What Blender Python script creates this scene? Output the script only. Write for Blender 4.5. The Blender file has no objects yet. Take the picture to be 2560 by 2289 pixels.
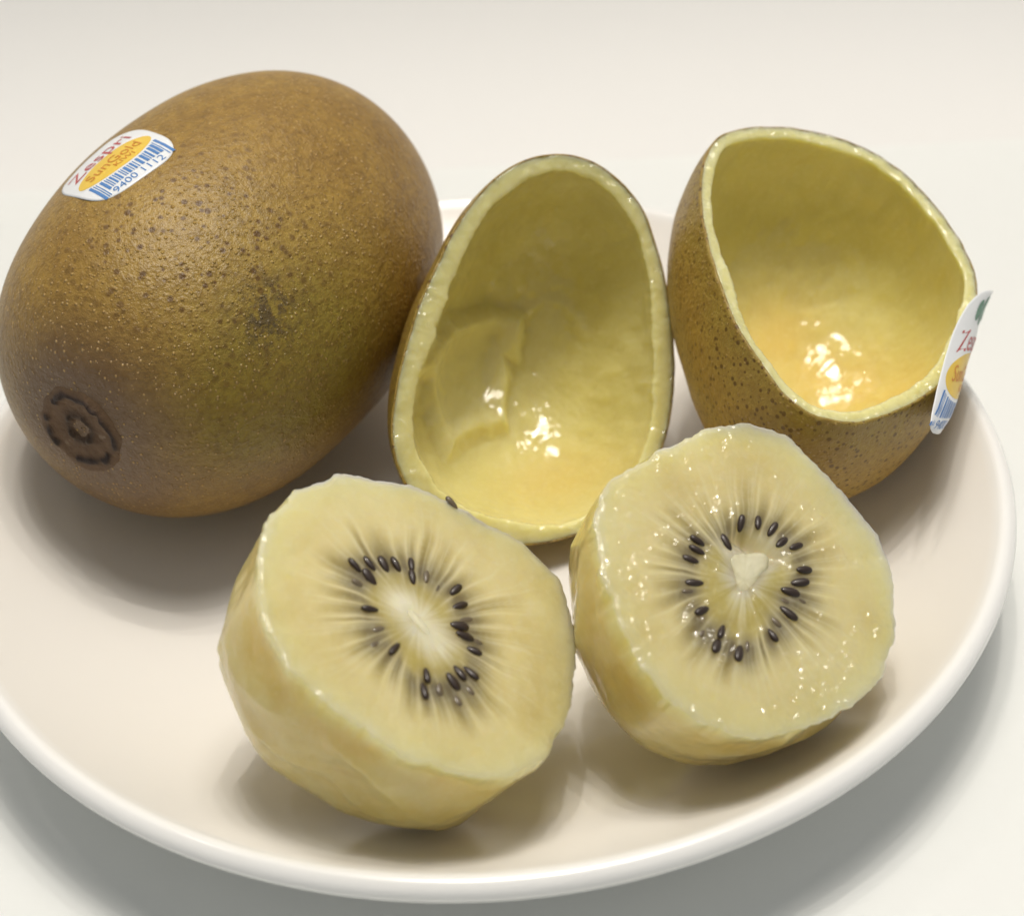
import bpy, math, json
import numpy as np
from mathutils import Matrix, Vector

U = 0.009                      # metres per working unit (the fruit are about 6 units across)
scene = bpy.context.scene
col = scene.collection

# ------------------------------------------------------------------ camera
cam_d = bpy.data.cameras.new("camera")
cam = bpy.data.objects.new("camera", cam_d)
col.objects.link(cam)
pitch, roll, dist = 0.675, 0.052, 30.0
fw = np.array([0, math.cos(pitch), -math.sin(pitch)])
rt = np.array([1.0, 0, 0]); up = np.cross(rt, fw)
cX = math.cos(roll)*rt - math.sin(roll)*up
cY = math.sin(roll)*rt + math.cos(roll)*up
cP = np.array([0.605, 0.159, 2.0]) - dist*fw
cam.matrix_world = Matrix(((cX[0], cY[0], -fw[0], cP[0]*U), (cX[1], cY[1], -fw[1], cP[1]*U),
                           (cX[2], cY[2], -fw[2], cP[2]*U), (0, 0, 0, 1)))
cam_d.sensor_width = 36.0
cam_d.lens = 4466.0/2560*36
cam_d.clip_start = 0.01; cam_d.clip_end = 20
cam_d.dof.use_dof = True
cam_d.dof.focus_distance = 27.0*U
cam_d.dof.aperture_fstop = 20.0
scene.camera = cam

# ------------------------------------------------------------------ world + lamps
world = bpy.data.worlds.new("World"); scene.world = world
world.use_nodes = True
bg = world.node_tree.nodes["Background"]
bg.inputs[0].default_value = (0.94, 0.975, 1.0, 1); bg.inputs[1].default_value = 0.25

def lamp(name, loc, power, size, color):
    l = bpy.data.lights.new(name, 'AREA'); l.shape = 'DISK'; l.size = size; l.energy = power; l.color = color
    o = bpy.data.objects.new(name, l); col.objects.link(o)
    o.location = loc
    d = Vector((0.0, 0.0, 0.0)) - Vector(loc)
    o.rotation_euler = d.to_track_quat('-Z', 'Y').to_euler()
    return o
WARM = (1.0, 0.935, 0.845)
for i, (x, y) in enumerate([(-.05, .04), (.06, .02), (.09, .13), (-.03, .15)]):
    lamp("ceiling_bulb", (x+.02, y+.01, .92), .66, .022, WARM)
lamp("ceiling_spot", (.50, .22, .84), 1.0, .035, WARM)
lamp("ceiling_spot", (-.38, .20, .90), .5, .035, WARM)
lamp("added_soft_lamp", (.05, .07, .80), 4.2, .36, WARM)  # added broad overhead lamp that softens the bulbs' hard shadows

vs = scene.view_settings
vs.view_transform = 'Standard'; vs.look = 'None'; vs.gamma = 1.0; vs.exposure = -0.02
scene.render.engine = 'CYCLES'
cy = scene.cycles
cy.use_denoising = True
cy.use_adaptive_sampling = True; cy.adaptive_threshold = .02
cy.max_bounces = 12; cy.diffuse_bounces = 6; cy.glossy_bounces = 4; cy.transmission_bounces = 6
cy.caustics_reflective = False; cy.caustics_refractive = False
cy.sample_clamp_indirect = 6.0

K = json.loads('''{"mid": {"c": [1.0431, 1.0689, 3.5469], "n": [0.3138, -0.7313, 0.6056], "g": [2.48, 2.593, 2.731, 2.867, 2.994, 3.096, 3.177, 3.233, 3.266, 3.277, 3.279, 3.274, 3.269, 3.265, 3.261, 3.231, 3.206, 3.177, 3.152, 3.135, 3.119, 3.098, 3.061, 3.024, 2.952, 2.876, 2.81, 2.753, 2.7, 2.654, 2.609, 2.585, 2.568, 2.555, 2.57, 2.585, 2.6, 2.655, 2.713, 2.781, 2.862, 2.967, 3.096, 3.199, 3.273, 3.323, 3.373, 3.39, 3.381, 3.336, 3.267, 3.176, 3.052, 2.922, 2.784, 2.652, 2.537, 2.422, 2.331, 2.252, 2.173, 2.133, 2.106, 2.078, 2.08, 2.09, 2.099, 2.109, 2.162, 2.216, 2.277, 2.378], "D": 2.932, "off": [0.2919, 0.0675], "p": 2.1, "b": 0, "flap": [[-1.0692, 0.7111], [-0.7244, 0.9199], [0.2909, 0.9678], [0.9407, 0.6183], [0.7293, 0.1052], [0.3497, -0.3109], [-0.0991, -1.2073], [-0.7005, -1.2058], [-1.4757, -1.3621], [-1.6315, -0.7709], [-1.5345, 0.2472]], "arc": [[0.9407, 0.6183], [1.3314, 0.8082], [1.5905, 0.6272], [1.7291, 0.3447], [1.7603, -0.0291]]},
"right": {"c": [6.0783, 1.1485, 4.6539], "n": [0.2825, -0.287, 0.9153], "g": [2.464, 2.54, 2.635, 2.752, 2.892, 2.986, 3.045, 3.039, 3.02, 2.967, 2.864, 2.782, 2.7, 2.64, 2.582, 2.524, 2.487, 2.449, 2.412, 2.379, 2.346, 2.314, 2.317, 2.332, 2.348, 2.37, 2.42, 2.47, 2.518, 2.563, 2.606, 2.641, 2.667, 2.687, 2.717, 2.778, 2.838, 2.902, 2.969, 3.036, 3.09, 3.143, 3.175, 3.198, 3.217, 3.232, 3.247, 3.26, 3.272, 3.283, 3.293, 3.294, 3.278, 3.185, 3.056, 2.927, 2.803, 2.685, 2.57, 2.475, 2.401, 2.327, 2.28, 2.243, 2.207, 2.199, 2.202, 2.204, 2.23, 2.282, 2.334, 2.396], "D": 3.506, "off": [-0.0991, -0.4188], "p": 2.6, "b": 0.2, "orange": [[0.8732, -0.356, -3.0844], [1.1038, -1.0688, -2.8788], [0.851, 0.4813, -3.0387], [1.1712, -1.7307, -2.2847]], "sticker": [[[8.5742, 1.106, 4.2451], [8.6752, 1.4031, 4.0398], [8.7763, 1.7001, 3.8343], [8.8774, 1.997, 3.6288], [8.9787, 2.2939, 3.4232]], [[8.2798, 0.7482, 4.1876], [8.4153, 1.0368, 3.9859], [8.5517, 1.3251, 3.7843], [8.6891, 1.6131, 3.5828], [8.8274, 1.9008, 3.3815]], [[8.0547, 0.3021, 4.1134], [8.1973, 0.5868, 3.9091], [8.3412, 0.8711, 3.705], [8.4862, 1.1551, 3.501], [8.6323, 1.4388, 3.2972]], [[7.8962, -0.0865, 4.0418], [8.0405, 0.1958, 3.8347], [8.1861, 0.4778, 3.6278], [8.3328, 0.7595, 3.4211], [8.4808, 1.0407, 3.2146]], [[7.6744, -0.4408, 3.9949], [7.8358, -0.1688, 3.7805], [7.9988, 0.1025, 3.5662], [8.1635, 0.3732, 3.3521], [8.3298, 0.6432, 3.1381]], [[7.5198, -0.8583, 3.9178], [7.6781, -0.5878, 3.6999], [7.8379, -0.318, 3.4822], [7.9994, -0.0488, 3.2646], [8.1626, 0.2198, 3.0472]], [[7.3731, -1.2721, 3.845], [7.5224, -1.0018, 3.6232], [7.6732, -0.7321, 3.4014], [7.8254, -0.4629, 3.1797], [7.9791, -0.1944, 2.9581]], [[7.2124, -1.6924, 3.7861], [7.341, -1.4197, 3.5589], [7.4706, -1.1475, 3.3317], [7.6011, -0.8756, 3.1046], [7.7327, -0.6042, 2.8774]], [[7.064, -1.9846, 3.7737], [7.1562, -1.7034, 3.5431], [7.2486, -1.4225, 3.3125], [7.3411, -1.1416, 3.0818], [7.4337, -0.8608, 2.851]]]},
"lf": {"c": [-0.7865, -5.805, 3.9581], "n": [0.4862, -0.1748, 0.8562], "g": [1.966, 1.972, 1.987, 2.023, 2.058, 2.086, 2.115, 2.166, 2.224, 2.283, 2.343, 2.378, 2.388, 2.397, 2.403, 2.409, 2.418, 2.428, 2.42, 2.412, 2.404, 2.437, 2.47, 2.502, 2.534, 2.548, 2.553, 2.6, 2.654, 2.673, 2.619, 2.604, 2.617, 2.532, 2.447, 2.383, 2.382, 2.395, 2.397, 2.401, 2.41, 2.405, 2.398, 2.434, 2.45, 2.488, 2.536, 2.529, 2.509, 2.513, 2.524, 2.462, 2.428, 2.459, 2.43, 2.403, 2.376, 2.348, 2.315, 2.284, 2.259, 2.233, 2.208, 2.184, 2.15, 2.111, 2.073, 2.039, 2.004, 1.983, 1.974, 1.964], "D": 2.853, "off": [-0.0285, -0.0101], "p": 3.6, "b": 0, "seeds": [[0.307, 1.146, 1], [0.493, 0.986, 1], [0.615, 0.81, 1], [0.73, 0.661, 0.9], [0.266, 0.888, 1], [0.058, 0.964, 0.4], [0.878, 0.471, 0.9], [0.7, 0.379, 1], [0.879, 0.204, 0.35], [0.795, -0.012, 0.4], [0.928, -0.242, 1], [0.731, -0.397, 1], [0.402, -0.512, 1], [0.308, -0.649, 1], [0.59, -0.568, 0.3], [0.171, -0.845, 1], [0.354, -0.834, 0.4], [-0.223, 0.682, 1], [-0.43, 0.44, 0.35], [-0.652, 0.378, 0.4], [-0.572, 0.138, 1], [-0.672, -0.408, 1], [-0.905, -0.473, 0.9], [-0.724, -0.634, 0.45], [-0.504, -0.763, 1], [-0.312, -0.799, 1], [-0.208, -0.936, 0.9], [-0.454, -0.991, 0.3], [-0.706, -0.913, 0.45], [2.37, 0.372, 0.7]], "core": [[0.0607, 0.0182], [0.2057, 0.405], [-0.0836, -0.3663]]},
"rf": {"c": [3.7771, -5.0131, 3.7551], "n": [0.346, -0.3748, 0.8601], "g": [2.172, 2.229, 2.285, 2.296, 2.304, 2.323, 2.332, 2.321, 2.313, 2.306, 2.294, 2.28, 2.254, 2.234, 2.218, 2.209, 2.21, 2.213, 2.229, 2.244, 2.262, 2.282, 2.296, 2.307, 2.319, 2.33, 2.329, 2.328, 2.333, 2.346, 2.377, 2.391, 2.391, 2.39, 2.389, 2.394, 2.401, 2.388, 2.373, 2.402, 2.446, 2.508, 2.625, 2.651, 2.575, 2.555, 2.495, 2.436, 2.407, 2.349, 2.285, 2.253, 2.229, 2.214, 2.205, 2.216, 2.237, 2.351, 2.368, 2.344, 2.301, 2.264, 2.24, 2.211, 2.18, 2.149, 2.117, 2.109, 2.108, 2.121, 2.135, 2.153], "D": 2.802, "off": [-0.0154, -0.0072], "p": 3.0, "b": 0, "seeds": [[0.565, 0.675, 1], [0.802, 0.538, 0.8], [0.926, 0.339, 1], [0.169, 0.591, 0.9], [-0.218, 0.842, 1], [-0.335, 0.745, 0.95], [-0.518, 0.694, 0.95], [-0.728, 0.405, 1], [-0.92, 0.04, 0.9], [-1.094, -0.192, 0.45], [-1.089, -0.453, 1], [-0.887, -0.345, 0.6], [-0.897, -0.718, 1], [-0.727, -0.728, 0.4], [-0.265, -0.808, 1], [-0.071, -0.69, 0.5], [0.178, -0.722, 1], [0.26, -0.516, 0.5], [0.446, -0.505, 1], [0.673, -0.487, 1], [0.881, -0.386, 1], [1.044, -0.057, 0.6], [0.908, 0.113, 0.8], [0.485, -0.68, 0.3], [-0.875, 0.36, 0.35]], "core": [[-0.0417, 0.0161], [0.0397, 0.4819], [0.7654, 0.0396], [-0.3963, -0.2312]], "tear": [[-0.0561, 0.4712], [0.1161, 0.4514], [0.243, 0.3421], [0.3858, 0.2262], [0.5829, 0.1625], [0.7767, 0.0506], [0.7604, -0.0298]]},
"kiwi": {"q": [-4.0986, 2.9256, 4.4698, 3.2075, 4.2301, 0.0135, -0.0077, -0.021, 2.4316], "c": [-4.0986, 2.9256, 3.8403], "a": [-0.4638, -0.8859, 0.0135], "digits0": [2.321, 97.2], "digits1": [1.053, 88.6], "green1": [1.818, 8.9], "green2": [3.173, 7.8], "blem": [2.36, 32.1], "dots": [2.281, 64.4], "scar": [4.469, 34.6], "stick_bl": [2.438, 99.6], "stick_tr": [0.784, 90.0], "drop": [3.797, -39.2], "high": [3.141, 61.0]}}''')

# ------------------------------------------------------------------ helpers
rng = np.random.default_rng(7)
_H = rng.random((64, 64, 64))
def vnoise(P):
    P = np.asarray(P, float); i = np.floor(P).astype(int); f = P - i; f = f*f*(3-2*f)
    r = 0
    for a in (0, 1):
        for b in (0, 1):
            for c in (0, 1):
                w = (f[..., 0] if a else 1-f[..., 0])*(f[..., 1] if b else 1-f[..., 1])*(f[..., 2] if c else 1-f[..., 2])
                r = r + w*_H[(i[..., 0]+a) & 63, (i[..., 1]+b) & 63, (i[..., 2]+c) & 63]
    return r*2-1
def fbm(P, o=4, g=0.5):
    P = np.asarray(P, float); r = 0; a = 1.0
    for k in range(o):
        r = r + a*vnoise(P*2**k + 17.3*k); a *= g
    return r
def sst(a, b, x):
    t = np.clip((x-a)/(b-a), 0, 1); return t*t*(3-2*t)
def mix(a, b, t):
    return a + (b-a)*t[..., None] if np.ndim(t) else a + (b-a)*t
def V(*a): return np.array(a, float)

def mk(name, verts, faces, mat, parent=None, cols=None, smooth=True, extra=None):
    me = bpy.data.meshes.new(name)
    me.from_pydata((np.asarray(verts, float)*U).tolist(), [], [tuple(int(q) for q in f) for f in faces])
    if cols is not None:
        at = me.color_attributes.new("tint", 'FLOAT_COLOR', 'POINT')
        c4 = np.ones((len(verts), 4), np.float32); c4[:, :cols.shape[1]] = cols
        at.data.foreach_set("color", c4.ravel())
    if extra is not None:
        at = me.color_attributes.new("zone", 'FLOAT_COLOR', 'POINT')
        c4 = np.ones((len(verts), 4), np.float32); c4[:, :extra.shape[1]] = extra
        at.data.foreach_set("color", c4.ravel())
    me.polygons.foreach_set("use_smooth", [smooth]*len(me.polygons))
    me.materials.append(mat); me.update()
    o = bpy.data.objects.new(name, me); col.objects.link(o)
    if parent is not None: o.parent = parent
    return o
def tag(o, label=None, cat=None, group=None, kind=None):
    if label: o["label"] = label
    if cat: o["category"] = cat
    if group: o["group"] = group
    if kind: o["kind"] = kind
    return o
def empty(name, loc, rot=None):
    o = bpy.data.objects.new(name, None); col.objects.link(o)
    o.empty_display_size = 0.01
    m = np.eye(3) if rot is None else rot      # columns are the local axes
    o.matrix_world = Matrix([[m[0][0], m[0][1], m[0][2], loc[0]*U], [m[1][0], m[1][1], m[1][2], loc[1]*U],
                             [m[2][0], m[2][1], m[2][2], loc[2]*U], [0, 0, 0, 1]])
    return o
def ringfaces(nr, na, start=0, flip=False):
    f = []
    for i in range(nr-1):
        for j in range(na):
            a = start+i*na+j; b = start+i*na+(j+1) % na; c = start+(i+1)*na+(j+1) % na; d = start+(i+1)*na+j
            f.append((a, d, c, b) if flip else (a, b, c, d))
    return f
def gridfaces(nr, nc, start=0):
    return [(start+i*nc+j, start+i*nc+j+1, start+(i+1)*nc+j+1, start+(i+1)*nc+j) for i in range(nr-1) for j in range(nc-1)]

# node helpers
def material(name):
    m = bpy.data.materials.new(name); m.use_nodes = True
    nt = m.node_tree; b = nt.nodes["Principled BSDF"]
    return m, nt, b
def N(nt, t, **kw):
    n = nt.nodes.new(t)
    for k, v in kw.items(): setattr(n, k, v)
    return n
def setin(n, **kw):
    for k, v in kw.items(): n.inputs[k.replace('_', ' ')].default_value = v
def L(nt, a, b): nt.links.new(a, b)
def ramp(nt, fac, stops, interp='LINEAR'):
    r = N(nt, 'ShaderNodeValToRGB'); r.color_ramp.interpolation = interp
    e = r.color_ramp.elements
    while len(e) > 1: e.remove(e[-1])
    e[0].position = stops[0][0]; e[0].color = (*stops[0][1], 1)
    for p, c in stops[1:]:
        q = e.new(p); q.color = (*c, 1)
    L(nt, fac, r.inputs[0]); return r.outputs[0]
def mixc(nt, fac, a, b, mode='MIX'):
    m = N(nt, 'ShaderNodeMix', data_type='RGBA', blend_type=mode)
    for s, v in ((m.inputs[0], fac), (m.inputs[6], a), (m.inputs[7], b)):
        if isinstance(v, bpy.types.NodeSocket): L(nt, v, s)
        elif isinstance(v, (int, float)): s.default_value = v
        else: s.default_value = (*v, 1)
    return m.outputs[2]
def math_(nt, op, a, b=None, c=None, clamp=False):
    m = N(nt, 'ShaderNodeMath', operation=op, use_clamp=clamp)
    for s, v in zip(m.inputs, (a, b, c)):
        if v is None: continue
        if isinstance(v, bpy.types.NodeSocket): L(nt, v, s)
        else: s.default_value = v
    return m.outputs[0]
def noise(nt, vec, scale, detail=4, rough=.5):
    n = N(nt, 'ShaderNodeTexNoise'); setin(n, Scale=scale, Detail=detail, Roughness=rough)
    L(nt, vec, n.inputs['Vector']); return n.outputs[0]
def bump(nt, h, strength, dist, normal=None):
    b = N(nt, 'ShaderNodeBump'); setin(b, Strength=strength, Distance=dist); L(nt, h, b.inputs['Height'])
    if normal is not None: L(nt, normal, b.inputs['Normal'])
    return b.outputs[0]

# ------------------------------------------------------------------ materials
def ceramic():
    m, nt, b = material("glazed_ceramic")
    at = N(nt, 'ShaderNodeAttribute', attribute_name="tint")
    tc = N(nt, 'ShaderNodeTexCoord')
    n = noise(nt, tc.outputs['Object'], 25, 3)
    c = mixc(nt, math_(nt, 'MULTIPLY', n, .06), at.outputs['Color'], (.70, .66, .60))
    L(nt, c, b.inputs['Base Color'])
    setin(b, Roughness=.22)
    b.inputs['Coat Weight'].default_value = .35; b.inputs['Coat Roughness'].default_value = .12
    L(nt, bump(nt, noise(nt, tc.outputs['Object'], 90, 2), .05, .001), b.inputs['Normal'])
    return m
def tabletop():
    m, nt, b = material("white_tabletop")
    tc = N(nt, 'ShaderNodeTexCoord')
    n = noise(nt, tc.outputs['Object'], 14, 4)
    n2 = noise(nt, tc.outputs['Object'], 420, 2)
    c = mixc(nt, math_(nt, 'MULTIPLY', n, .5), (.785, .80, .785), (.74, .755, .74))
    c = mixc(nt, math_(nt, 'MULTIPLY', n2, .10), c, (.68, .68, .65))
    L(nt, c, b.inputs['Base Color']); setin(b, Roughness=.42)
    L(nt, bump(nt, n2, .04, .0005), b.inputs['Normal'])
    return m
def wallmat():
    m, nt, b = material("pale_wall")
    tc = N(nt, 'ShaderNodeTexCoord')
    n = noise(nt, tc.outputs['Object'], 9, 4)
    L(nt, mixc(nt, n, (.79, .785, .77), (.755, .75, .735)), b.inputs['Base Color']); setin(b, Roughness=.7)
    return m
def flesh(name, rough=.40, sss=1.0, radius=(.0130, .0115, .0062), glint=.30, coat=.6, coarse=.10, trans=0.0):
    m, nt, b = material(name)
    at = N(nt, 'ShaderNodeAttribute', attribute_name="tint")
    tc = N(nt, 'ShaderNodeTexCoord'); ob = tc.outputs['Object']
    n = noise(nt, ob, 260, 4); n2 = noise(nt, ob, 1400, 2)
    c = mixc(nt, math_(nt, 'MULTIPLY', sub(nt, n, .45), .35, clamp=True), at.outputs['Color'], (.50, .41, .10), 'MIX')
    c = mixc(nt, math_(nt, 'MULTIPLY', sub(nt, n2, .5), .4, clamp=True), c, (.95, .92, .66))
    L(nt, c, b.inputs['Base Color'])
    b.inputs['Subsurface Weight'].default_value = sss
    b.inputs['Subsurface Radius'].default_value = radius
    b.inputs['Subsurface Scale'].default_value = 1.0
    setin(b, Roughness=rough, IOR=1.38)
    b.inputs['Specular IOR Level'].default_value = .3
    b.inputs['Transmission Weight'].default_value = trans
    b.inputs['Coat Weight'].default_value = coat; b.inputs['Coat Roughness'].default_value = .04
    b.inputs['Coat IOR'].default_value = 1.58
    nb = bump(nt, noise(nt, ob, 330, 3), coarse, .0008)
    gm = ramp(nt, noise(nt, ob, 160, 2), [(.43, (.18, .18, .18)), (.60, (.95, .95, .95))])
    nb2 = bump(nt, noise(nt, ob, 680, 1.5, .4), glint, .0014, nb)
    L(nt, math_(nt, 'MULTIPLY', math_(nt, 'MULTIPLY', at.outputs['Alpha'], gm), glint), nb2.node.inputs['Strength'])
    L(nt, nb, b.inputs['Normal']); L(nt, nb2, b.inputs['Coat Normal'])
    return m
def sub(nt, a, v): return math_(nt, 'SUBTRACT', a, v)
def peel(name, base, dark, gold, dot_scale, dot_amt, bump_amt=.5, stretch=None, r0=(.14, .34)):
    """zone attribute: R greenness, G stem brown and painted underside shade, B dot strength and painted sheen, A blemish"""
    m, nt, b = material(name)
    zn = N(nt, 'ShaderNodeAttribute', attribute_name="zone")
    sep = N(nt, 'ShaderNodeSeparateColor'); L(nt, zn.outputs['Color'], sep.inputs[0])
    tc = N(nt, 'ShaderNodeTexCoord'); ob = tc.outputs['Object']
    if stretch:
        mp = N(nt, 'ShaderNodeMapping'); mp.inputs['Scale'].default_value = stretch; L(nt, ob, mp.inputs[0]); ov = mp.outputs[0]
    else: ov = ob
    n1 = noise(nt, ob, 70, 4); n2 = noise(nt, ob, 480, 4, .6); n3 = noise(nt, ob, 2200, 2)
    c = mixc(nt, ramp(nt, n1, [(.3, (0, 0, 0)), (.7, (1, 1, 1))]), base, gold)
    c = mixc(nt, math_(nt, 'MULTIPLY', sep.outputs[0], .85), c, (.235, .195, .024))
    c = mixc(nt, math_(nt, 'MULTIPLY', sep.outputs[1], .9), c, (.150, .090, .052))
    c = mixc(nt, math_(nt, 'MULTIPLY', ramp(nt, n2, [(.42, (0, 0, 0)), (.62, (1, 1, 1))]), .38), c, dark)
    c = mixc(nt, math_(nt, 'MULTIPLY', sep.outputs[2], .45), c, (.43, .285, .075))  # golden sheen of the fruit's lit centre, painted into the skin colour
    n4 = noise(nt, ob, 1250, 3, .65)
    c = mixc(nt, math_(nt, 'MULTIPLY', ramp(nt, n4, [(.46, (0, 0, 0)), (.60, (1, 1, 1))]), .32), c, dark)
    # brown lenticel dots, two sizes
    hs = []
    for k, (sc, r0, r1) in enumerate(((dot_scale, r0[0], r0[1]), (dot_scale*2.1 if dot_scale < 800 else dot_scale*1.3, .16, .40))):
        v = N(nt, 'ShaderNodeTexVoronoi', feature='F1'); setin(v, Scale=sc, Randomness=1.0); L(nt, ov, v.inputs['Vector'])
        sc2 = N(nt, 'ShaderNodeSeparateColor'); L(nt, v.outputs['Color'], sc2.inputs[0])
        rad = math_(nt, 'MULTIPLY_ADD', sc2.outputs[0], r1-r0, r0)
        d = math_(nt, 'SUBTRACT', rad, v.outputs['Distance'])
        d = math_(nt, 'MULTIPLY', d, 6.0 if k == 0 else 4.0, clamp=True)
        keep = math_(nt, 'GREATER_THAN', sc2.outputs[1], .10 if k == 0 else .08)
        d = math_(nt, 'MULTIPLY', d, keep)
        hs.append(d)
    dd = math_(nt, 'MULTIPLY', hs[0], math_(nt, 'MULTIPLY', sep.outputs[2], dot_amt), clamp=True)
    c = mixc(nt, dd, c, (.115, .056, .012))
    # pale corky bumps where the skin has few dark dots
    pale = math_(nt, 'MULTIPLY', math_(nt, 'MULTIPLY', hs[1], math_(nt, 'SUBTRACT', 1.0, hs[0], clamp=True)), math_(nt, 'MULTIPLY_ADD', sep.outputs[2], -.75, 1.0, clamp=True))
    c = mixc(nt, math_(nt, 'MULTIPLY', pale, .95), c, (.56, .36, .13))
    # blemish
    bl = math_(nt, 'MULTIPLY', math_(nt, 'SUBTRACT', 1.0, zn.outputs['Alpha']), ramp(nt, noise(nt, ob, 620, 3, .7), [(.44, (0, 0, 0)), (.58, (1, 1, 1))]), clamp=True)
    c = mixc(nt, math_(nt, 'MULTIPLY', bl, .8), c, (.085, .060, .032))
    L(nt, c, b.inputs['Base Color'])
    setin(b, Roughness=.40, IOR=1.48)
    b.inputs['Subsurface Weight'].default_value = .12; b.inputs['Subsurface Radius'].default_value = (.002, .0012, .0004); b.inputs['Subsurface Scale'].default_value = 1.0
    h = math_(nt, 'ADD', math_(nt, 'MULTIPLY', math_(nt, 'MULTIPLY', hs[1], math_(nt, 'SUBTRACT', 1.0, hs[0], clamp=True)), 1.1), math_(nt, 'MULTIPLY', math_(nt, 'ADD', n2, n4), .9))
    nb = bump(nt, h, bump_amt, .0005); nb = bump(nt, n3, .22, .0002, nb)
    L(nt, nb, b.inputs['Normal'])
    return m
def plain(name, colr, rough=.4, coat=0.0, var=.15, sc=900):
    m, nt, b = material(name)
    tc = N(nt, 'ShaderNodeTexCoord')
    n = noise(nt, tc.outputs['Object'], sc, 3)
    dk = tuple(x*(1-var*2) for x in colr)
    L(nt, mixc(nt, n, colr, dk), b.inputs['Base Color']); setin(b, Roughness=rough)
    b.inputs['Coat Weight'].default_value = coat; b.inputs['Coat Roughness'].default_value = .05
    return m
def scarmat():
    m, nt, b = material("dry_stem_scar")
    at = N(nt, 'ShaderNodeAttribute', attribute_name="tint")
    tc = N(nt, 'ShaderNodeTexCoord')
    n = noise(nt, tc.outputs['Object'], 900, 4, .65)
    L(nt, mixc(nt, math_(nt, 'MULTIPLY', n, .7), at.outputs['Color'], (.05, .026, .014)), b.inputs['Base Color']); setin(b, Roughness=.75)
    L(nt, bump(nt, n, .8, .0006), b.inputs['Normal'])
    return m

M = dict(
    plate=ceramic(), table=tabletop(), wall=wallmat(),
    flesh=flesh("kiwi_flesh", glint=.22, coarse=.05, trans=.24), flesh_wet=flesh("wet_kiwi_flesh", glint=.85, coat=.9, coarse=.05, trans=.24), 
    core=flesh("kiwi_core", rough=.42, sss=.25, radius=(.0006, .0006, .0005), coat=.4, glint=.25, trans=.12),
    lining=flesh("scooped_flesh_lining", rough=.5, sss=1.0, radius=(.0040, .0036, .0020), glint=1.0, coat=.9, coarse=.05),
    kiwi=peel("kiwi_skin", (.250, .138, .020), (.125, .062, .010), (.375, .230, .041), 640, .95, .6, None, (.20, .44)),
    shell=peel("cut_kiwi_peel", (.37, .215, .034), (.20, .105, .018), (.42, .265, .045), 1000, 1.0, .5, None, (.22, .46)),
    seed=plain("kiwi_seed", (.030, .016, .010), .45, .25), seed_deep=plain("kiwi_seed_under_flesh", (.15, .115, .07), .35, .3),
    scar=scarmat(),
    paper=plain("sticker_paper", (.80, .82, .84), .35, .2, .03), blue=plain("blue_print", (.09, .24, .56), .4, .1, .10),
    red=plain("red_print", (.52, .06, .06), .4, .1, .1), yellow=plain("yellow_print", (.82, .56, .07), .4, .1, .06),
    orange=plain("orange_print", (.66, .25, .02), .4, .1, .08), green=plain("green_print", (.05, .22, .13), .4, .1, .1),
)

# ------------------------------------------------------------------ table, wall
WY = 19.5
tv = [(-90, -60, 0), (90, -60, 0), (90, WY+1, 0), (-90, WY+1, 0)]
table = tag(mk("table", tv, [(0, 1, 2, 3)], M['table'], smooth=False), "white tabletop under the plate", kind="structure")
prof = [(WY-6.5+6.5*math.sin(t), -.03+6.5*(1-math.cos(t))) for t in np.linspace(0, math.pi/2, 16)] + [(WY, 90)]
wv = [(x, y, z) for x in (-90, 90) for (y, z) in prof]; nw = len(prof)
wall = tag(mk("wall", wv, [(i, i+1, nw+i+1, nw+i) for i in range(nw-1)], M['wall']), "pale wall behind the table", kind="structure")

# ------------------------------------------------------------------ plate
def plz(r):
    t = np.clip((r-4.6)/(8.35-4.6), 0, None); return .45+1.5*t**1.9
inner = [(r, plz(r)) for r in np.concatenate([np.linspace(0, 4.4, 8), np.linspace(4.7, 8.48, 32)])]
lip = [(8.53, 2.08), (8.59, 2.095), (8.66, 2.075), (8.73, 2.03), (8.775, 1.97), (8.79, 1.90), (8.775, 1.83), (8.72, 1.75), (8.66, 1.68)]
outer = [(r, plz(r)-.36+.0*r) for r in np.linspace(8.5, 5.2, 16)]
foot = [(5.05, .10), (5.0, .03), (4.85, .004), (4.65, .004), (4.5, .05), (4.4, .16), (0, .16)]
pp = inner+lip+[(8.60, 1.58)]+[q for q in outer if q[0] < 8.45 and q[1] > .12]+foot
na = 256; ang = np.linspace(0, 2*math.pi, na, endpoint=False)
pv = np.array([(r*math.cos(t), r*math.sin(t), z) for r, z in pp for t in ang])
rr = np.hypot(pv[:, 0], pv[:, 1]); zz = pv[:, 2]
isin = (np.arange(len(pv)) < len(inner)*na).astype(float)*sst(8.49, 8.44, rr)
pc = mix(V(.86, .86, .845), V(.86, .84, .80), isin)
plate = tag(mk("plate", pv, ringfaces(len(pp), na, flip=True), M['plate'], cols=pc), "round white ceramic plate with raised rim holding all the fruit", "plate")

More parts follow.
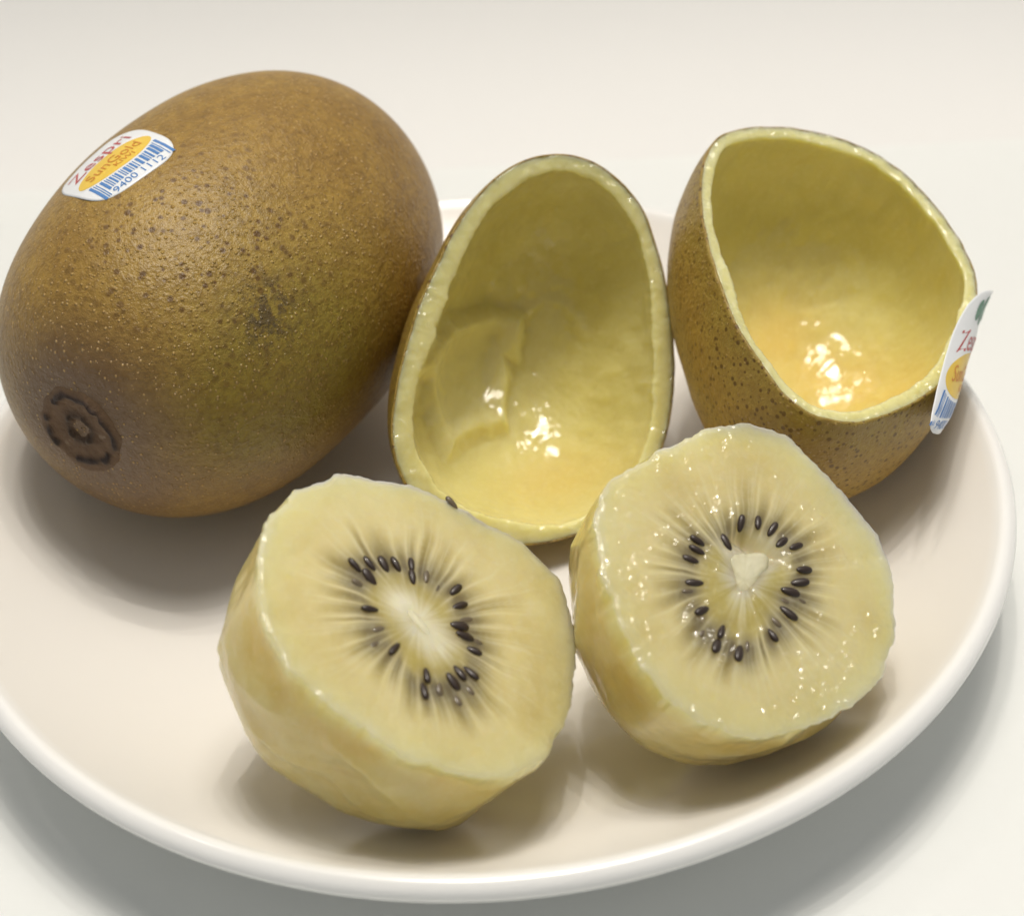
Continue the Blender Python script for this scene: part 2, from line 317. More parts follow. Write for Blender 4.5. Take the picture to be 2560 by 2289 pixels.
# ------------------------------------------------------------------ whole kiwi
kq = K['kiwi']['q']; ra, rb, k1, ke, kp = kq[2], kq[3], kq[6], kq[7], kq[8]
ka = V(*K['kiwi']['a']); kS = V(-math.sin(kq[4]), math.cos(kq[4]), 0); kW = np.cross(ka, kS)
kc = V(*K['kiwi']['c']); kR = np.stack([kS, kW, ka], 1)
kbase = V(kc[0], kc[1], .45); ksh = kR.T @ (kc-kbase)
def kprof(X):
    x = np.clip(np.abs(X)/ra, 0, 1); return np.clip(1-x**kp, 0, None)**(1/kp)*rb*(1+k1*X/ra)
def klow(d):      # gentle lumps of the fruit
    return .035*fbm(d*1.3+3.1, 2)
def ksurf(X, ph, off=0.0):
    X = np.asarray(X, float); ph = np.asarray(ph, float); r = kprof(X)
    P = np.stack([(1+ke)*r*np.cos(ph), (1-ke)*r*np.sin(ph), X + 0*ph], -1)
    d = P/np.linalg.norm(P, axis=-1, keepdims=True)
    # stem end: flattened with a shallow dimple
    rho = np.hypot(P[..., 0], P[..., 1]); top = (P[..., 2] > 0)
    P[..., 2] -= top*(.16*np.exp(-(rho/.85)**2))
    nrm = np.stack([P[..., 0]/rb**2, P[..., 1]/rb**2, np.sign(X)*np.abs(X)**(kp-1)/ra**kp*rb**(kp-2)*0+X/ra**2], -1)
    nrm /= np.linalg.norm(nrm, axis=-1, keepdims=True)
    return P + nrm*(klow(d)+off)[..., None], nrm
nth, nph = 200, 320
th = np.linspace(1e-3, math.pi-1e-3, nth); cth = np.cos(th)
Xs = np.sign(cth)*np.abs(cth)**(2/kp)*ra
ph = np.linspace(0, 2*math.pi, nph, endpoint=False)
XX, PH = np.meshgrid(Xs, ph, indexing='ij')
kv, knm = ksurf(XX, PH)
kv = kv.reshape(-1, 3)
def kpoint(nm):
    x, a = K['kiwi'][nm]; return ksurf(np.array(x), np.array(math.radians(a)))[0]
zone = np.zeros((len(kv), 4))
def blob(P, c, s): return np.exp(-((P-c)**2).sum(-1)/(2*s*s))
wob = .35*fbm(kv*.8, 3)
zone[:, 0] = np.clip(blob(kv, kpoint('green1'), 1.15)+blob(kv, kpoint('green2'), .8)+.4*blob(kv, kpoint('blem'), 1.0)+.5*wob*blob(kv, kpoint('green1'), 1.6), 0, 1)
rho = np.hypot(kv[:, 0], kv[:, 1])
zone[:, 1] = np.clip((kv[:, 2] > 0)*sst(2.5, .8, rho+.5*wob) + sst(.9, -1.9, kv @ (kR.T @ V(0, 0, 1)) + .9*wob + 1.55)*.75, 0, 1)  # brown stem end, plus shade on the underside painted into the colour
zone[:, 2] = np.clip(.22+1.0*blob(kv, kpoint('dots'), 1.25)+.3*wob-.25*zone[:, 1], 0, 1)
zone[:, 3] = 1-np.clip(1.2*blob(kv, kpoint('blem'), .42), 0, 1)-.35*blob(kv, kpoint('dots')+V(0.25, -.1, -.9), .5)
kiwi = empty("whole_kiwifruit", kbase, kR)
tag(kiwi, "whole uncut golden kiwifruit with brown speckled skin at the left of the plate", "kiwi")
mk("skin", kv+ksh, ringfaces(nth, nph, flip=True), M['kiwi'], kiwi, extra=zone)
# stem scar: sunken disc, broken dark ring, central nub
nr, nn = 46, 160
rs = np.linspace(.001, .82, nr); an = np.linspace(0, 2*math.pi, nn, endpoint=False)
RR0, AA = np.meshgrid(rs, an, indexing='ij')
RR = RR0*(1+.07*fbm(np.stack([np.cos(AA)*3, np.sin(AA)*3, 0*AA+2], -1), 3)*(RR0/.82)**2)
Xof = ra*(1-(RR/rb)**kp)**(1/kp)
sp, _ = ksurf(Xof, AA)
q = np.stack([np.cos(AA)*1.5, np.sin(AA)*1.5, RR*4], -1)
nz = fbm(q+5, 3); ragged = .05*fbm(np.stack([np.cos(AA)*4, np.sin(AA)*4, 0*AA], -1), 2)
ringm = np.exp(-((RR-.62-ragged)/.06)**2)*sst(-.55, .0, fbm(np.stack([np.cos(AA)*2.2, np.sin(AA)*2.2, 0*AA+9], -1), 2))
nub = np.exp(-((RR-.235)/.06)**2)
hz = .012+.05*ringm*(1+nz)+.035*nub*(1+.6*nz)-.05*np.exp(-(RR/.14)**2)+.02*nz*sst(1.0, .8, RR)
hz = hz*sst(.82, .70, RR0) - .035*sst(.74, .82, RR0)
sp = sp + np.stack([0*hz, 0*hz, hz], -1)
cs = mix(V(.15, .085, .042), V(.19, .11, .054), sst(.25, .5, RR))
cs = mix(cs, V(.185, .108, .052), sst(.66, .78, RR))
cs = mix(cs, V(.020, .012, .010), np.clip(ringm*1.6, 0, 1)); cs = mix(cs, V(.055, .034, .018), np.clip(nub*(.9+.4*nz), 0, 1))
mk("stem_scar", sp.reshape(-1, 3)+ksh, ringfaces(nr, nn, flip=True), M['scar'], kiwi, cols=cs.reshape(-1, 3))

# ------------------------------------------------------------------ stickers
def text_mesh(body, size):
    cu = bpy.data.curves.new("lettering", 'FONT'); cu.body = body; cu.size = size; cu.align_x = 'CENTER'; cu.resolution_u = 3
    ob = bpy.data.objects.new("lettering", cu); col.objects.link(ob)
    dg = bpy.context.evaluated_depsgraph_get(); ev = ob.evaluated_get(dg); me = ev.to_mesh()
    vs_ = np.array([v.co[:2] for v in me.vertices]); fs = [tuple(p.vertices) for p in me.polygons]
    ev.to_mesh_clear(); bpy.data.objects.remove(ob); bpy.data.curves.remove(cu)
    return vs_, fs
def subdiv_poly(pts):
    return pts
def make_sticker(parent, smap_, hw, b0, b1, leaf=False, k=1.0):
    """smap(a, b, off) -> local points; a across -hw..hw, b up"""
    smap = lambda a, b, off: smap_(np.asarray(a, float)*k, (np.asarray(b, float)-b0)*k+b0, off)
    bc, hb = (b0+b1)/2, (b1-b0)/2; na_, nr_ = 96, 22
    t = np.linspace(0, 2*math.pi, na_, endpoint=False)
    ex = .62
    ex_a = np.sign(np.cos(t))*np.abs(np.cos(t))**ex*hw; ex_b = np.sign(np.sin(t))*np.abs(np.sin(t))**ex*hb
    f = np.linspace(.002, 1, nr_)
    A = f[:, None]*ex_a; B = bc+f[:, None]*ex_b
    top = smap(A, B, .016); edge = smap(ex_a[None], bc+ex_b[None], .001)
    vs_ = np.concatenate([top.reshape(-1, 3), edge.reshape(-1, 3)])
    st = mk("sticker", vs_, ringfaces(nr_+1, na_), M['paper'], parent)
    def flat(name, quads, mat, off):
        vv, ff = [], []
        for poly in quads:      # each poly: strip rows of (a,b)
            P = np.array(poly); n0 = sum(len(x) for x in vv)
            vv.append(smap(P[..., 0], P[..., 1], off).reshape(-1, 3)); ff += gridfaces(P.shape[0], P.shape[1], n0)
        return mk(name, np.concatenate(vv), ff, mat, st)
    ea, eb, ec = hw*.86, .40, b0+1.04
    def disc(cx_, cy_, sx, sy, n=28):
        return [[(cx_+sx*math.cos(u)*r, cy_+sy*math.sin(u)*r) for u in np.linspace(0, 2*math.pi, 49)] for r in np.linspace(.01, 1, 10)]
    flat("print_oval", [disc(0, ec, ea, eb)], M['yellow'], .019)
    def words(name, body, size, a, b, mat, off, sx=1.0, arch=0.0):
        v, fs = text_mesh(body, size)
        aa = a+v[:, 0]*sx; bb = b+v[:, 1]
        bb = bb - arch*(aa-a)**2
        return mk(name, smap(aa, bb, off), fs, mat, st)
    words("oval_lettering", "SunGold", .40, 0, ec-.10, M['orange'], .025, .92)
    words("oval_lettering", "KIWI", .20, .12, ec-.28, M['orange'], .025, 1.1)
    words("brand_lettering", "Zespri", .56, 0, ec+.44, M['red'], .022, 1.02, .10)
    words("code_digits", "9400 1112", .245, 0, b0+.10, M['blue'], .022, 1.12)
    r2 = np.random.default_rng(3); bars = []; x = -hw*.80
    while x < hw*.80:
        w = r2.choice([.022, .022, .045, .065]); y0 = b0+.31
        if abs(x) > hw*.62: y0 = b0+.16 + .0
        def topy(q): return ec - (eb+.06)*math.sqrt(max(0, 1-(q/(ea+.07))**2)) if abs(q) < ea+.07 else ec
        y1 = min(topy(x+w/2), ec-.05)
        if y1 > y0+.03: bars.append([[(x, y0), (x+w, y0)], [(x, (y0+y1)/2), (x+w, (y0+y1)/2)], [(x, y1), (x+w, y1)]])
        x += w+r2.choice([.022, .03, .045])
    for bq in bars: flat("bar", [bq], M['blue'], .022)
    if leaf:
        for dx, s in ((-.32, .5), (.0, 1.0), (.32, .5)):
            flat("leaf_mark", [disc(dx, ec+1.18, .10+.08*s, .12+.16*s)], M['green'], .022)
    return st
d0, d1 = V(*K['kiwi']['digits0']), V(*K['kiwi']['digits1'])
Xm, Pm = (d0[0]+d1[0])/2, math.radians((d0[1]+d1[1])/2); rS = float(kprof(np.array(Xm)))
av = V(d1[0]-d0[0], math.radians(d1[1]-d0[1])*rS); av /= np.linalg.norm(av); bv = V(av[1], -av[0])
if bv[1] < 0: bv = -bv
def kmap(a, b, off):
    a = np.asarray(a, float); b = np.asarray(b, float)
    X = Xm+a*av[0]+b*bv[0]; P = Pm+(a*av[1]+b*bv[1])/rS
    pt, _ = ksurf(X, P, off+.010*fbm(np.stack([X*2.2, P*6, 0*X], -1), 2)); return pt+ksh
make_sticker(kiwi, kmap, 1.0, -.17, 1.98, leaf=False, k=.86)

# ------------------------------------------------------------------ domed pieces
def frame(o):
    n = V(*o['n']); e1 = np.cross([0, 0, 1.0], n); e1 /= np.linalg.norm(e1); e2 = np.cross(n, e1)
    return np.stack([e1, e2, n], 1)
GA = np.linspace(-math.pi, math.pi, 72, endpoint=False)
def outline(o, th):
    g = np.array(o['g']); t = (th+math.pi) % (2*math.pi)-math.pi
    x = np.r_[GA-2*math.pi, GA, GA+2*math.pi]; y = np.r_[g, g, g]
    # light smoothing of the 5 degree samples
    return (np.interp(t, x, y)*2+np.interp(t-.03, x, y)+np.interp(t+.03, x, y))/4
def smooth_g(g, th, w=.30):
    k = np.exp(-(np.angle(np.exp(1j*(th-th[0])))/w)**2); k /= k.sum()
    return np.real(np.fft.ifft(np.fft.fft(g)*np.fft.fft(k)))
def fade_g(g, th, t, t1):
    gs = smooth_g(g, th); return gs[None]+(g-gs)[None]*sst(t1, 0, t)[:, None]
def dscale(o, t): return np.clip(1-t**o['p'], 0, 1)**(1/o['p'])+o['b']*t*(1-t)*2

def face_colors(o, uv, fseed, kind):
    c0 = np.array(o['core'][0]); d = uv-c0; r = np.hypot(d[..., 0], d[..., 1]); an = np.arctan2(d[..., 1], d[..., 0])
    S = np.array([s for s in o['seeds'] if math.hypot(s[0]-c0[0], s[1]-c0[1]) < 1.9])
    sa = np.arctan2(S[:, 1]-c0[1], S[:, 0]-c0[0]); sr = np.hypot(S[:, 0]-c0[0], S[:, 1]-c0[1])
    # seed ring radius by direction
    w = np.exp(-((np.angle(np.exp(1j*(np.linspace(-math.pi, math.pi, 181)[:, None]-sa))))/.42)**2)+1e-6
    rsg = (w*sr).sum(1)/w.sum(1)
    rsd = np.interp(an, np.linspace(-math.pi, math.pi, 181), rsg)
    ro = outline(o, np.arctan2(uv[..., 1], uv[..., 0]))*1.0
    y = (r-rsd)/np.maximum(ro-rsd, .2)          # 0 at seeds, 1 at rim
    x = r/np.maximum(rsd, .2)
    rg = np.random.default_rng(fseed)
    nf = 32; fa = np.sort((np.arange(nf)+rg.uniform(-.33, .33, nf))/nf*2*math.pi-math.pi)
    fe = np.r_[fa[-1]-2*math.pi, fa, fa[0]+2*math.pi]
    warp = an+.05*fbm(np.stack([d[..., 0]*1.3, d[..., 1]*1.3, 0*r], -1)+fseed, 2)
    warp = (warp+math.pi) % (2*math.pi)-math.pi
    idx = np.clip(np.searchsorted(fe, warp)-1, 0, nf)
    lo, hi = fe[idx], fe[np.minimum(idx+1, nf+1)]
    u = (warp-lo)/np.maximum(hi-lo, 1e-3)       # 0..1 across a locule
    loc = np.sin(np.clip(u, 0, 1)*math.pi)
    amp = np.r_[rg.uniform(.55, 1.0, nf+2)][idx]; lng = np.r_[rg.uniform(.36, .66, nf+2)][idx]
    fine = fbm(np.stack([np.cos(an)*9, np.sin(an)*9, r*.7], -1)+fseed, 3)
    big = fbm(np.stack([d[..., 0], d[..., 1], 0*r], -1)*.9+fseed*1.7, 3)
    peri = V(.80, .70, .35); pale = V(.84, .76, .43); locu = V(.33, .245, .055); ringc = V(.55, .45, .12); corec = V(.91, .87, .64); grey = V(.165, .135, .085)
    c = np.broadcast_to(peri, uv.shape[:-1]+(3,)).copy()
    c = mix(c, pale, np.clip(.45*big+.25*sst(.8, 1.0, y), 0, 1)); c = mix(c, V(.62, .51, .20), np.clip(-.55*big+.05, 0, .6))  # translucent glow put into the colour: lighter rim, tan deeper areas
    petal = np.clip(loc, 0, 1)**1.1*amp*sst(lng, lng-.42, y)*sst(-.22, .02, y)
    c = mix(c, locu, np.clip(.88*petal*(1+.25*fine), 0, 1))
    c = mix(c, V(.215, .17, .085), np.clip(.80*np.exp(-((r-rsd-.03)/.21)**2)*(.55+.45*loc)*(1+.3*fine), 0, 1))
    c = mix(c, ringc, np.clip(.85*sst(-.02, -.22, y)*(1+.2*fine), 0, 1))
    fib = np.exp(-(np.minimum(u, 1-u)*np.maximum(hi-lo, .05)*np.maximum(r, .3)/.018)**2)*sst(.66, .30, y)*sst(-.30, .0, y)
    c = mix(c, V(.88, .81, .50), np.clip(.50*fib, 0, 1))
    nf2 = 96; fa2 = rg.uniform(-math.pi, math.pi, nf2); l2 = rg.uniform(.45, .9, nf2); w2 = 0
    for q, l_ in zip(fa2, l2):
        w2 = np.maximum(w2, np.exp(-(np.angle(np.exp(1j*(warp-q)))*np.maximum(r, .3)/.013)**2)*sst(l_, l_-.3, y)*sst(-.2, .1, y))
    c = mix(c, V(.84, .78, .50), .40*w2)
    # greyish seed locules showing through
    h = 0
    for s in S:
        ds = np.array([s[0]-c0[0], s[1]-c0[1]]); ls = np.hypot(*ds)+1e-6; ur = ds/ls
        dl = d-ds; rl = dl[..., 0]*ur[0]+dl[..., 1]*ur[1]; tl = dl[..., 1]*ur[0]-dl[..., 0]*ur[1]
        h = h+(.30 if s[2] > .6 else .60)*np.exp(-((rl-.06)/.26)**2-(tl/.11)**2)
    c = mix(c, grey, 1-np.exp(-h*.95))
    # core
    if kind == 'lf':
        a, b = np.array(o['core'][1]), np.array(o['core'][2]); ab = b-a
        tt = np.clip(((uv-a)@ab)/(ab@ab), .10, .90); dd = uv-(a+tt[..., None]*ab); dc = np.hypot(dd[..., 0], dd[..., 1])
        cm = np.clip(1.05*sst(.50, .02, dc+.07*fine), 0, 1)
    else:
        A, B, Cc = (np.array(q) for q in o['core'][1:4]); g = (A+B+Cc)/3
        def ed(p, q):
            e = q-p; nn_ = V(e[1], -e[0])/np.hypot(*e)
            if (g-p)@nn_ < 0: nn_ = -nn_
            return (uv-p)@nn_
        e3 = np.stack([ed(A, B)+.05, ed(B, Cc)-.05, ed(Cc, A)-.05]); dmin = -np.log(np.exp(-e3*9).sum(0))/9
        cm = sst(-.30, .12, dmin-.08*fine)
    c = mix(c, corec, cm)
    return np.clip(c, 0, 1), cm, y, fib

def flesh_half(name, o, kind, seed, label, mat, step=0.0, hollow=None):
    R = frame(o); c = V(*o['c']); D = o['D']; base = c-D*R[:, 2]
    root = tag(empty(name, base, R), label, "kiwi flesh")
    nA = 480; th = np.linspace(-math.pi, math.pi, nA, endpoint=False)
    cs = np.stack([np.cos(th), np.sin(th), 0*th], -1)
    g = outline(o, th) + .032*fbm(cs*3.0+seed, 3) + .045*fbm(cs*7+seed, 3) + .016*fbm(cs*26+seed, 3)
    fr = np.concatenate([np.linspace(.003, .90, 92), np.linspace(.91, .993, 12)])
    uvf = fr[:, None, None]*g[None, :, None]*cs[None, :, :2]
    P3 = np.concatenate([uvf, np.zeros(uvf.shape[:2]+(1,))], -1)
    colf, cm, y, fib = face_colors(o, uvf, seed, kind)
    z = .022*fbm(P3*1.4+seed, 3)+.010*fbm(P3*6+seed, 3)-.014*sst(.965, .993, fr)[:, None]
    if hollow is not None: z = z+hollow(uvf)
    P3[..., 2] = z
    # side wall
    nT = 84; tt = np.concatenate([np.linspace(.008, .2, 22), np.linspace(.215, 1, nT-22)]); tt = 1-(1-tt)**1.0
    tt = np.minimum(tt, 1.0); s = dscale(o, tt)
    side = (s[:, None]*(.06*g[None]+.94*fade_g(g, th, tt, .16)))[..., None]*cs[None]
    side[..., 0] += tt[:, None]*o['off'][0]; side[..., 1] += tt[:, None]*o['off'][1]; side[..., 2] -= tt[:, None]*D
    out = cs[None]*s[:, None, None]-V(0, 0, 1)*tt[:, None, None]; out = out/np.linalg.norm(out, axis=-1, keepdims=True)
    lum = .07*(1-np.abs(fbm(side*.55+seed*3, 2))*2.4)+.022*fbm(side*1.5+seed, 2)+.008*fbm(side*5+seed, 3)-.025
    lum = lum*sst(.0, .12, tt)[:, None]*(1-.6*sst(.8, 1, tt)[:, None])
    if step:
        edge = .56+.09*fbm(cs*1.6+seed, 3)
        lum = lum-step*sst(0, .035, tt[:, None]-edge[None])*(1-.5*tt[:, None])
    side = side+out*lum[..., None]
    sn = fbm(side*1.1+seed*2, 3); vein = fbm(side*2.6+seed, 4)
    colS = mix(np.broadcast_to(V(.80, .665, .25), side.shape).copy(), V(.73, .56, .155), np.clip(.45+.6*sn+.35*vein, 0, 1))
    colS = mix(colS, V(.78, .69, .33), np.clip(.75*fbm(side*V(1.2, 1.2, 2.2)+seed*5, 3)-.10, 0, .8))
    colS = mix(colS, V(.81, .73, .37), (sst(.17, .0, tt)[:, None]*np.ones(nA))*np.clip(.9+.4*vein, 0, 1))  # glow through the flesh, painted as a pale band fading to golden sides
    verts = np.concatenate([P3.reshape(-1, 3), side.reshape(-1, 3)]); verts[:, 2] += D
    cols = np.concatenate([np.c_[colf.reshape(-1, 3), np.full(colf.size//3, 1.0)], np.c_[colS.reshape(-1, 3), np.full(colS.size//3, .12)]])
    body = mk("flesh", verts, ringfaces(len(fr)+len(tt), nA, flip=True), mat, root, cols=cols)
    def zat(u, v):
        p = np.array([[u, v, 0.0]]); w_ = .022*fbm(p*1.4+seed, 3)+.010*fbm(p*6+seed, 3)
        if hollow is not None: w_ = w_+hollow(p[:, :2])
        return float(w_[0])
    # core, a slightly raised pale column end
    if kind == 'lf':
        a, b = np.array(o['core'][1]), np.array(o['core'][2]); ctr = (a+b)/2; ax = (b-a)/np.linalg.norm(b-a); hl = np.linalg.norm(b-a)/2
        def bnd(t): return 1/np.sqrt((np.cos(t)/(hl*.80))**2+(np.sin(t)/.10)**2)
    else:
        A, B, Cc = (np.array(q) for q in o['core'][1:4]); ctr = (A+B+Cc)/3; ax = V(1, 0); Cc = ctr+1.12*(Cc-ctr); A = ctr+1.0*(A-ctr); B = ctr+1.0*(B-ctr)
        def bnd(t):
            dirs = np.stack([np.cos(t), np.sin(t)], -1); r = np.full(t.shape, 9.0)
            for p, q in ((A, B), (B, Cc), (Cc, A)):
                e = q-p; nn_ = V(e[1], -e[0])/np.hypot(*e); dn = (p-ctr)@nn_
                if dn < 0: nn_, dn = -nn_, -dn
                k = dirs@nn_; r = np.minimum(r, np.where(k > 1e-3, dn/np.maximum(k, 1e-3), 9))
            k = np.hanning(25); k /= k.sum(); m_ = len(t); rp = np.r_[r[-20:], r, r[:20]]
            return np.convolve(rp, k, 'same')[20:20+m_]
    ncA = 120; ct = np.linspace(-math.pi, math.pi, ncA, endpoint=False); rb_ = bnd(ct)
    rb_ = rb_*(1+.05*fbm(np.stack([np.cos(ct)*4, np.sin(ct)*4, 0*ct], -1)+seed, 3))
    ff = np.linspace(.01, 1, 24)
    perp = V(-ax[1], ax[0])
    cuv = ctr+(ff[:, None]*rb_[None]*np.cos(ct)[None])[..., None]*ax+(ff[:, None]*rb_[None]*np.sin(ct)[None])[..., None]*perp
    c3 = np.concatenate([cuv, np.zeros(cuv.shape[:2]+(1,))], -1)
    zc = .022*fbm(c3*1.4+seed, 3)+.010*fbm(c3*6+seed, 3)
    if kind == 'lf': zc = zc+.014*(1-ff[:, None]**2)-.008
    else:
        tr = np.array(o['tear']); mid_ = tr.mean(0); dirn = (mid_-ctr)/np.linalg.norm(mid_-ctr)
        lift = sst(-.25, .35, (cuv-ctr)@dirn)
        zc = zc+.020*(1-ff[:, None]**2)-.010+.024*lift-.10*lift*ff[:, None]**10
    c3[..., 2] = zc+D
    cc, _, _, _ = face_colors(o, cuv, seed, kind)
    dn = np.repeat(c3[-1:], 3, 0).copy(); dn[0, :, 2] -= .25; dn[1, :, 2] -= .6; dn[2] = np.r_[ctr, D-.6]
    c3 = np.concatenate([c3, dn]); cc = np.concatenate([cc, np.repeat(cc[-1:], 3, 0)])
    mk("core", c3.reshape(-1, 3), ringfaces(len(ff)+3, ncA, flip=True), M['core'], root, cols=cc.reshape(-1, 3)*np.repeat(.84-.22*np.r_[ff, 1, 1, 1]**2, ncA)[:, None])
    # seeds
    c0 = np.array(o['core'][0]); rg = np.random.default_rng(seed)
    for (u, v, st) in o['seeds']:
        d = V(u, v)-c0; L_ = np.hypot(*d); an = math.atan2(d[1], d[0])+rg.uniform(-.18, .18)
        deep = st < .6
        sd = bpy.data.objects.new("seed", SEED[1 if deep else 0]); col.objects.link(sd); sd.parent = root
        sc = 1.02*rg.uniform(.88, 1.12)*(1.05 if not deep else .95)
        zz_ = zat(u, v)+(.004 if not deep else -.034)+rg.uniform(-.008, .010)
        if L_ > 2: zz_ = zat(u, v)-.02; an += 1.2; sd.data = SEED[1]
        sd.matrix_local = Matrix.Translation((u*U, v*U, (D+zz_)*U)) @ Matrix.Rotation(an, 4, 'Z') @ Matrix.Rotation(rg.uniform(-.25, .15), 4, 'Y') @ Matrix.Diagonal((sc, sc*rg.uniform(.85, 1.1), 1, 1))
    return root

def seed_mesh(mat):
    nl, ns = 11, 14; vv = []
    for i in range(nl):
        t = i/(nl-1)*math.pi; x = -.128*math.cos(t); r = math.sin(t)**.85*(.5+.5*(1+.35*math.cos(t+math.pi))/1.2)
        for j in range(ns):
            a = 2*math.pi*j/ns; vv.append((x, .062*r*math.cos(a), .050*r*math.sin(a)))
    me = bpy.data.meshes.new("seed"); me.from_pydata((np.array(vv)*U).tolist(), [], ringfaces(nl, ns))
    me.polygons.foreach_set("use_smooth", [True]*len(me.polygons)); me.materials.append(mat); return me
SEED = (seed_mesh(M['seed']), seed_mesh(M['seed_deep']))

flesh_half("peeled_kiwi_half", K['lf'], 'lf', 3, "peeled kiwi half with slim oblong pale core, nearest the plate's front rim", M['flesh'], step=.07)
tear = np.array(K['rf']['tear'])
tc_ = tear.mean(0); td = tc_-np.array(K['rf']['core'][0]); td /= np.linalg.norm(td); tp = V(-td[1], td[0])
def hollow(uv):
    d = uv-(tc_+td*.10); a = d@td; b = d@tp
    return -.17*np.exp(-(a/.15)**2-(b/.42)**4)
flesh_half("peeled_kiwi_half", K['rf'], 'rf', 11, "wet glistening peeled kiwi half with torn triangular core, below the stickered shell", M['flesh_wet'], step=.05, hollow=hollow)

def poly_mask(uv, poly, soft):
    P = np.array(poly); x, y = uv[..., 0], uv[..., 1]; ins = np.zeros(x.shape, bool); dm = np.full(x.shape, 9.0)
    for i in range(len(P)):
        a, b = P[i], P[(i+1) % len(P)]
        cr = ((a[1] > y) != (b[1] > y)) & (x < (b[0]-a[0])*(y-a[1])/(b[1]-a[1]+1e-9)+a[0]); ins ^= cr
        e = b-a; t = np.clip(((x-a[0])*e[0]+(y-a[1])*e[1])/(e@e), 0, 1); dm = np.minimum(dm, np.hypot(x-a[0]-t*e[0], y-a[1]-t*e[1]))
    return np.where(ins, dm, -dm)
def line_dist(uv, pts):
    P = np.array(pts); dm = np.full(uv.shape[:-1], 9.0)
    for a, b in zip(P[:-1], P[1:]):
        e = b-a; t = np.clip(((uv-a)@e)/(e@e), 0, 1); dm = np.minimum(dm, np.hypot(*np.moveaxis(uv-a-t[..., None]*e, -1, 0)))
    return dm

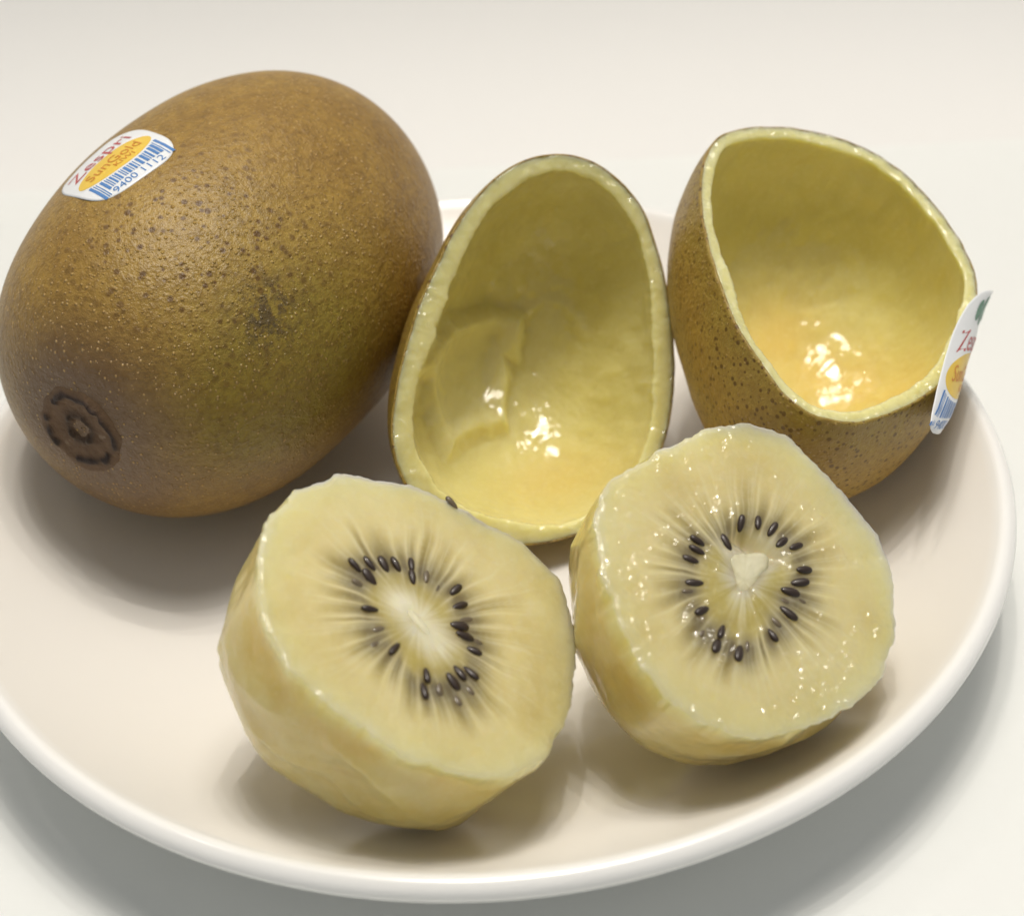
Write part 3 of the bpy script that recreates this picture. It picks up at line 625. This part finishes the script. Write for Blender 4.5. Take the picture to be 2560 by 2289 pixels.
def shell(name, o, seed, label, thick, kind):
    R = frame(o); c = V(*o['c']); D = o['D']; base = c-D*R[:, 2]
    root = tag(empty(name, base, R), label, "kiwi shell")
    nA = 480; th = np.linspace(-math.pi, math.pi, nA, endpoint=False); cs = np.stack([np.cos(th), np.sin(th), 0*th], -1)
    g = outline(o, th) + .010*fbm(cs*5+seed, 3)
    def dome(gg, tt, DD, z0=0.0):
        s = dscale(o, tt); P = (s[:, None]*(gg[None] if len(tt) == 1 else fade_g(gg, th, tt, .30)))[..., None]*cs[None]
        P[..., 0] += tt[:, None]*o['off'][0]; P[..., 1] += tt[:, None]*o['off'][1]; P[..., 2] += z0-tt[:, None]*DD
        return P
    # peel
    tt = np.minimum(np.linspace(0, 1, 110)**.9, 1.0)
    Pd = dome(g, tt, D); out = cs[None]*dscale(o, tt)[:, None, None]-V(0, 0, 1)*tt[:, None, None]
    Pd = Pd+out*(.022*fbm(Pd*1.2+seed, 2))[..., None]*sst(0, .15, tt)[:, None, None]
    lipz = .012*fbm(cs*14+seed, 3)
    Pd[0, :, 2] += lipz
    rim0 = Pd[0].copy(); rim0[:, :2] *= ((g-.035)/g)[:, None]; rim0[:, 2] += .004
    inn = dome(g-.06, np.array([.06]), D)[0]
    PV = np.concatenate([inn[None], rim0[None], Pd]); pvv = PV.reshape(-1, 3).copy(); pvv[:, 2] += D
    zn = np.zeros((len(pvv), 4)); q = fbm(pvv*.6+seed, 3)
    tl = np.concatenate([[0, 0], tt]); TT = np.repeat(tl, nA)
    zn[:, 0] = np.clip(sst(.40, .0, TT)*.9+.25*q, 0, 1); zn[:, 1] = np.clip(.30*sst(.55, 1, TT)+.15*q, 0, 1); zn[:, 2] = np.clip(.85+.3*q, 0, 1); zn[:, 3] = 1
    mk("peel", pvv, ringfaces(len(PV), nA, flip=True), M['shell'], root, extra=zn)
    # lining: cut rim + scooped wall
    thk = thick*(1+.20*fbm(cs*2.0+seed+4, 3)+.07*fbm(cs*8+seed, 4, .65))
    if kind == 'mid': thk = thk*(1+.30*sst(.2, .9, -np.cos(th)))*1.0
    gi = g-thk
    rows = [dome(g-.037, np.array([.05]), D)[0]]
    for f in np.linspace(0, 1, 12):
        p = ((g-.033)*(1-f)+gi*f)[:, None]*cs
        p[:, 2] = .006+.012*fbm(p*5+seed, 3)+.007*fbm(p*15+seed, 2)-.03*f**6+lipz*(1-f); rows.append(p)
    ti = np.minimum(np.concatenate([np.linspace(.02, .3, 30), np.linspace(.31, 1, 90)]), 1.0); Di = D-.34
    W = dome(gi, ti, Di, -.03)
    jag = (.05*fbm(cs*7+seed, 3)+.03)[None]*np.exp(-((ti-.03)/.05)**2)[:, None]
    out = cs[None]*dscale(o, ti)[:, None, None]-V(0, 0, 1)*ti[:, None, None]; out = out/np.linalg.norm(out, axis=-1, keepdims=True)
    disp = (.040*fbm(W*1.1+seed, 3)+.014*fbm(W*V(5, 5, 1.2)+seed, 3))*sst(0, .2, ti)[:, None]+jag*0
    streak = fbm(np.stack([np.cos(th)*9, np.sin(th)*9, 0*th], -1)+seed, 3)[None]*np.ones(len(ti))[:, None]
    disp = disp+.002*streak*sst(.05, .3, ti)[:, None]*sst(.9, .5, ti)[:, None]
    deep = V(.68, .61, .225); rimc = V(.665, .615, .27); wall_c = V(.745, .685, .30)
    cw = mix(np.broadcast_to(wall_c, W.shape).copy(), deep, np.clip(.5+.6*fbm(W*.7+seed*2, 3), 0, 1))
    cw = mix(cw, V(.70, .64, .25), np.clip(.60*streak, 0, 1)*(sst(.85, .45, ti)*(0 if kind == 'mid' else 1))[:, None])
    cw = mix(cw, rimc, sst(.14, .0, ti)[:, None]*.8*np.ones(nA))
    if kind == 'mid':
        Wn = W[..., :2]+.05*np.stack([fbm(W*2.5, 3), fbm(W*2.5+9, 3)], -1)
        sdf = poly_mask(Wn, o['flap'], 0)
        rdx = np.array(o['flap'])[3:7][::-1]; rx = np.interp(Wn[..., 1], rdx[:, 1], rdx[:, 0])
        inn_ = (ti > .3)[:, None]
        mk_ = sst(.05, -.03, Wn[..., 0]-rx)*sst(-.16, .14, sdf)*inn_
        disp = disp-.26*mk_*(1-.5*sst(.05, .6, sdf))
        cw = mix(cw, V(.74, .69, .34), .8*mk_)
        ld = line_dist(W[..., :2], o['arc']); rdg = np.exp(-(ld/.09)**2)*inn_
        disp = disp-.035*rdg; cw = mix(cw, V(.72, .66, .32), .45*rdg)
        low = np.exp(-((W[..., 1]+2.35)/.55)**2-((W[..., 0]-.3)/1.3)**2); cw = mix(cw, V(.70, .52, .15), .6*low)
    else:
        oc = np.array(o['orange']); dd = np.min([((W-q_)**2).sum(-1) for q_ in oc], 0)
        cw = mix(cw, V(.80, .57, .15), .65*np.exp(-dd/.9))  # orange patch: juice tint plus light through thin flesh, put into the colour
    W = W+out*disp[..., None]
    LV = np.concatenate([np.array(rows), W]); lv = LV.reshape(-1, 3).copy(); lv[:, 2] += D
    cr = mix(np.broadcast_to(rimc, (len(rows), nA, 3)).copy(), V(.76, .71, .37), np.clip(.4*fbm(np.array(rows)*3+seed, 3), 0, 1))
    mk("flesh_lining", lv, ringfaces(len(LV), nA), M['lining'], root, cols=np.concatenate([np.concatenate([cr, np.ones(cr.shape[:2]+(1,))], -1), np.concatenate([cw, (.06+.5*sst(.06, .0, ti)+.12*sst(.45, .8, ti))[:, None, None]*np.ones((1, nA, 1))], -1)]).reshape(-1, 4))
    return root, R, base

shell("scooped_kiwi_shell", K['mid'], 21, "narrow egg shaped empty kiwi shell with flesh scrap inside, right beside the whole kiwi", .31, 'mid')
sr, sR, sbase = shell("scooped_kiwi_shell", K['right'], 33, "rounder empty kiwi shell with a sticker peeling off its right edge", .225, 'right')
# peeling sticker on the right shell
rowsS = np.array(K['right']['sticker'])[::-1]                 # bottom to top
midl = rowsS.mean(1); midl = np.array([np.convolve(np.r_[midl[0, k]*2-midl[1, k], midl[:, k], midl[-1, k]*2-midl[-2, k]], [.25, .5, .25], 'valid') for k in range(3)]).T
wv_ = (rowsS[3:6, -1]-rowsS[3:6, 0]).mean(0); wlen = np.linalg.norm(wv_); wv_ /= wlen
seg = np.r_[0, np.cumsum(np.linalg.norm(np.diff(midl, axis=0), axis=1))]
tot = seg[-1]
sn_ = np.cross(wv_, midl[-1]-midl[0]); sn_ /= np.linalg.norm(sn_)
if sn_[0] < 0: sn_ = -sn_
SH = tot/2.62
def smap(a, b, off):
    a = np.asarray(a, float); b = np.asarray(b, float); s_ = np.clip((b+.22)*SH, 0, tot)
    P = np.stack([np.interp(s_, seg, midl[:, kk]) for kk in range(3)], -1)+(a/.98*wlen*.5)[..., None]*wv_+(off+.03-.20*(a/.98)**2+.012*fbm(np.stack([a*2, b*2, 0*a], -1), 2))[..., None]*sn_
    return (P-sbase) @ sR
make_sticker(sr, smap, .98, -.22, 2.40, leaf=True)
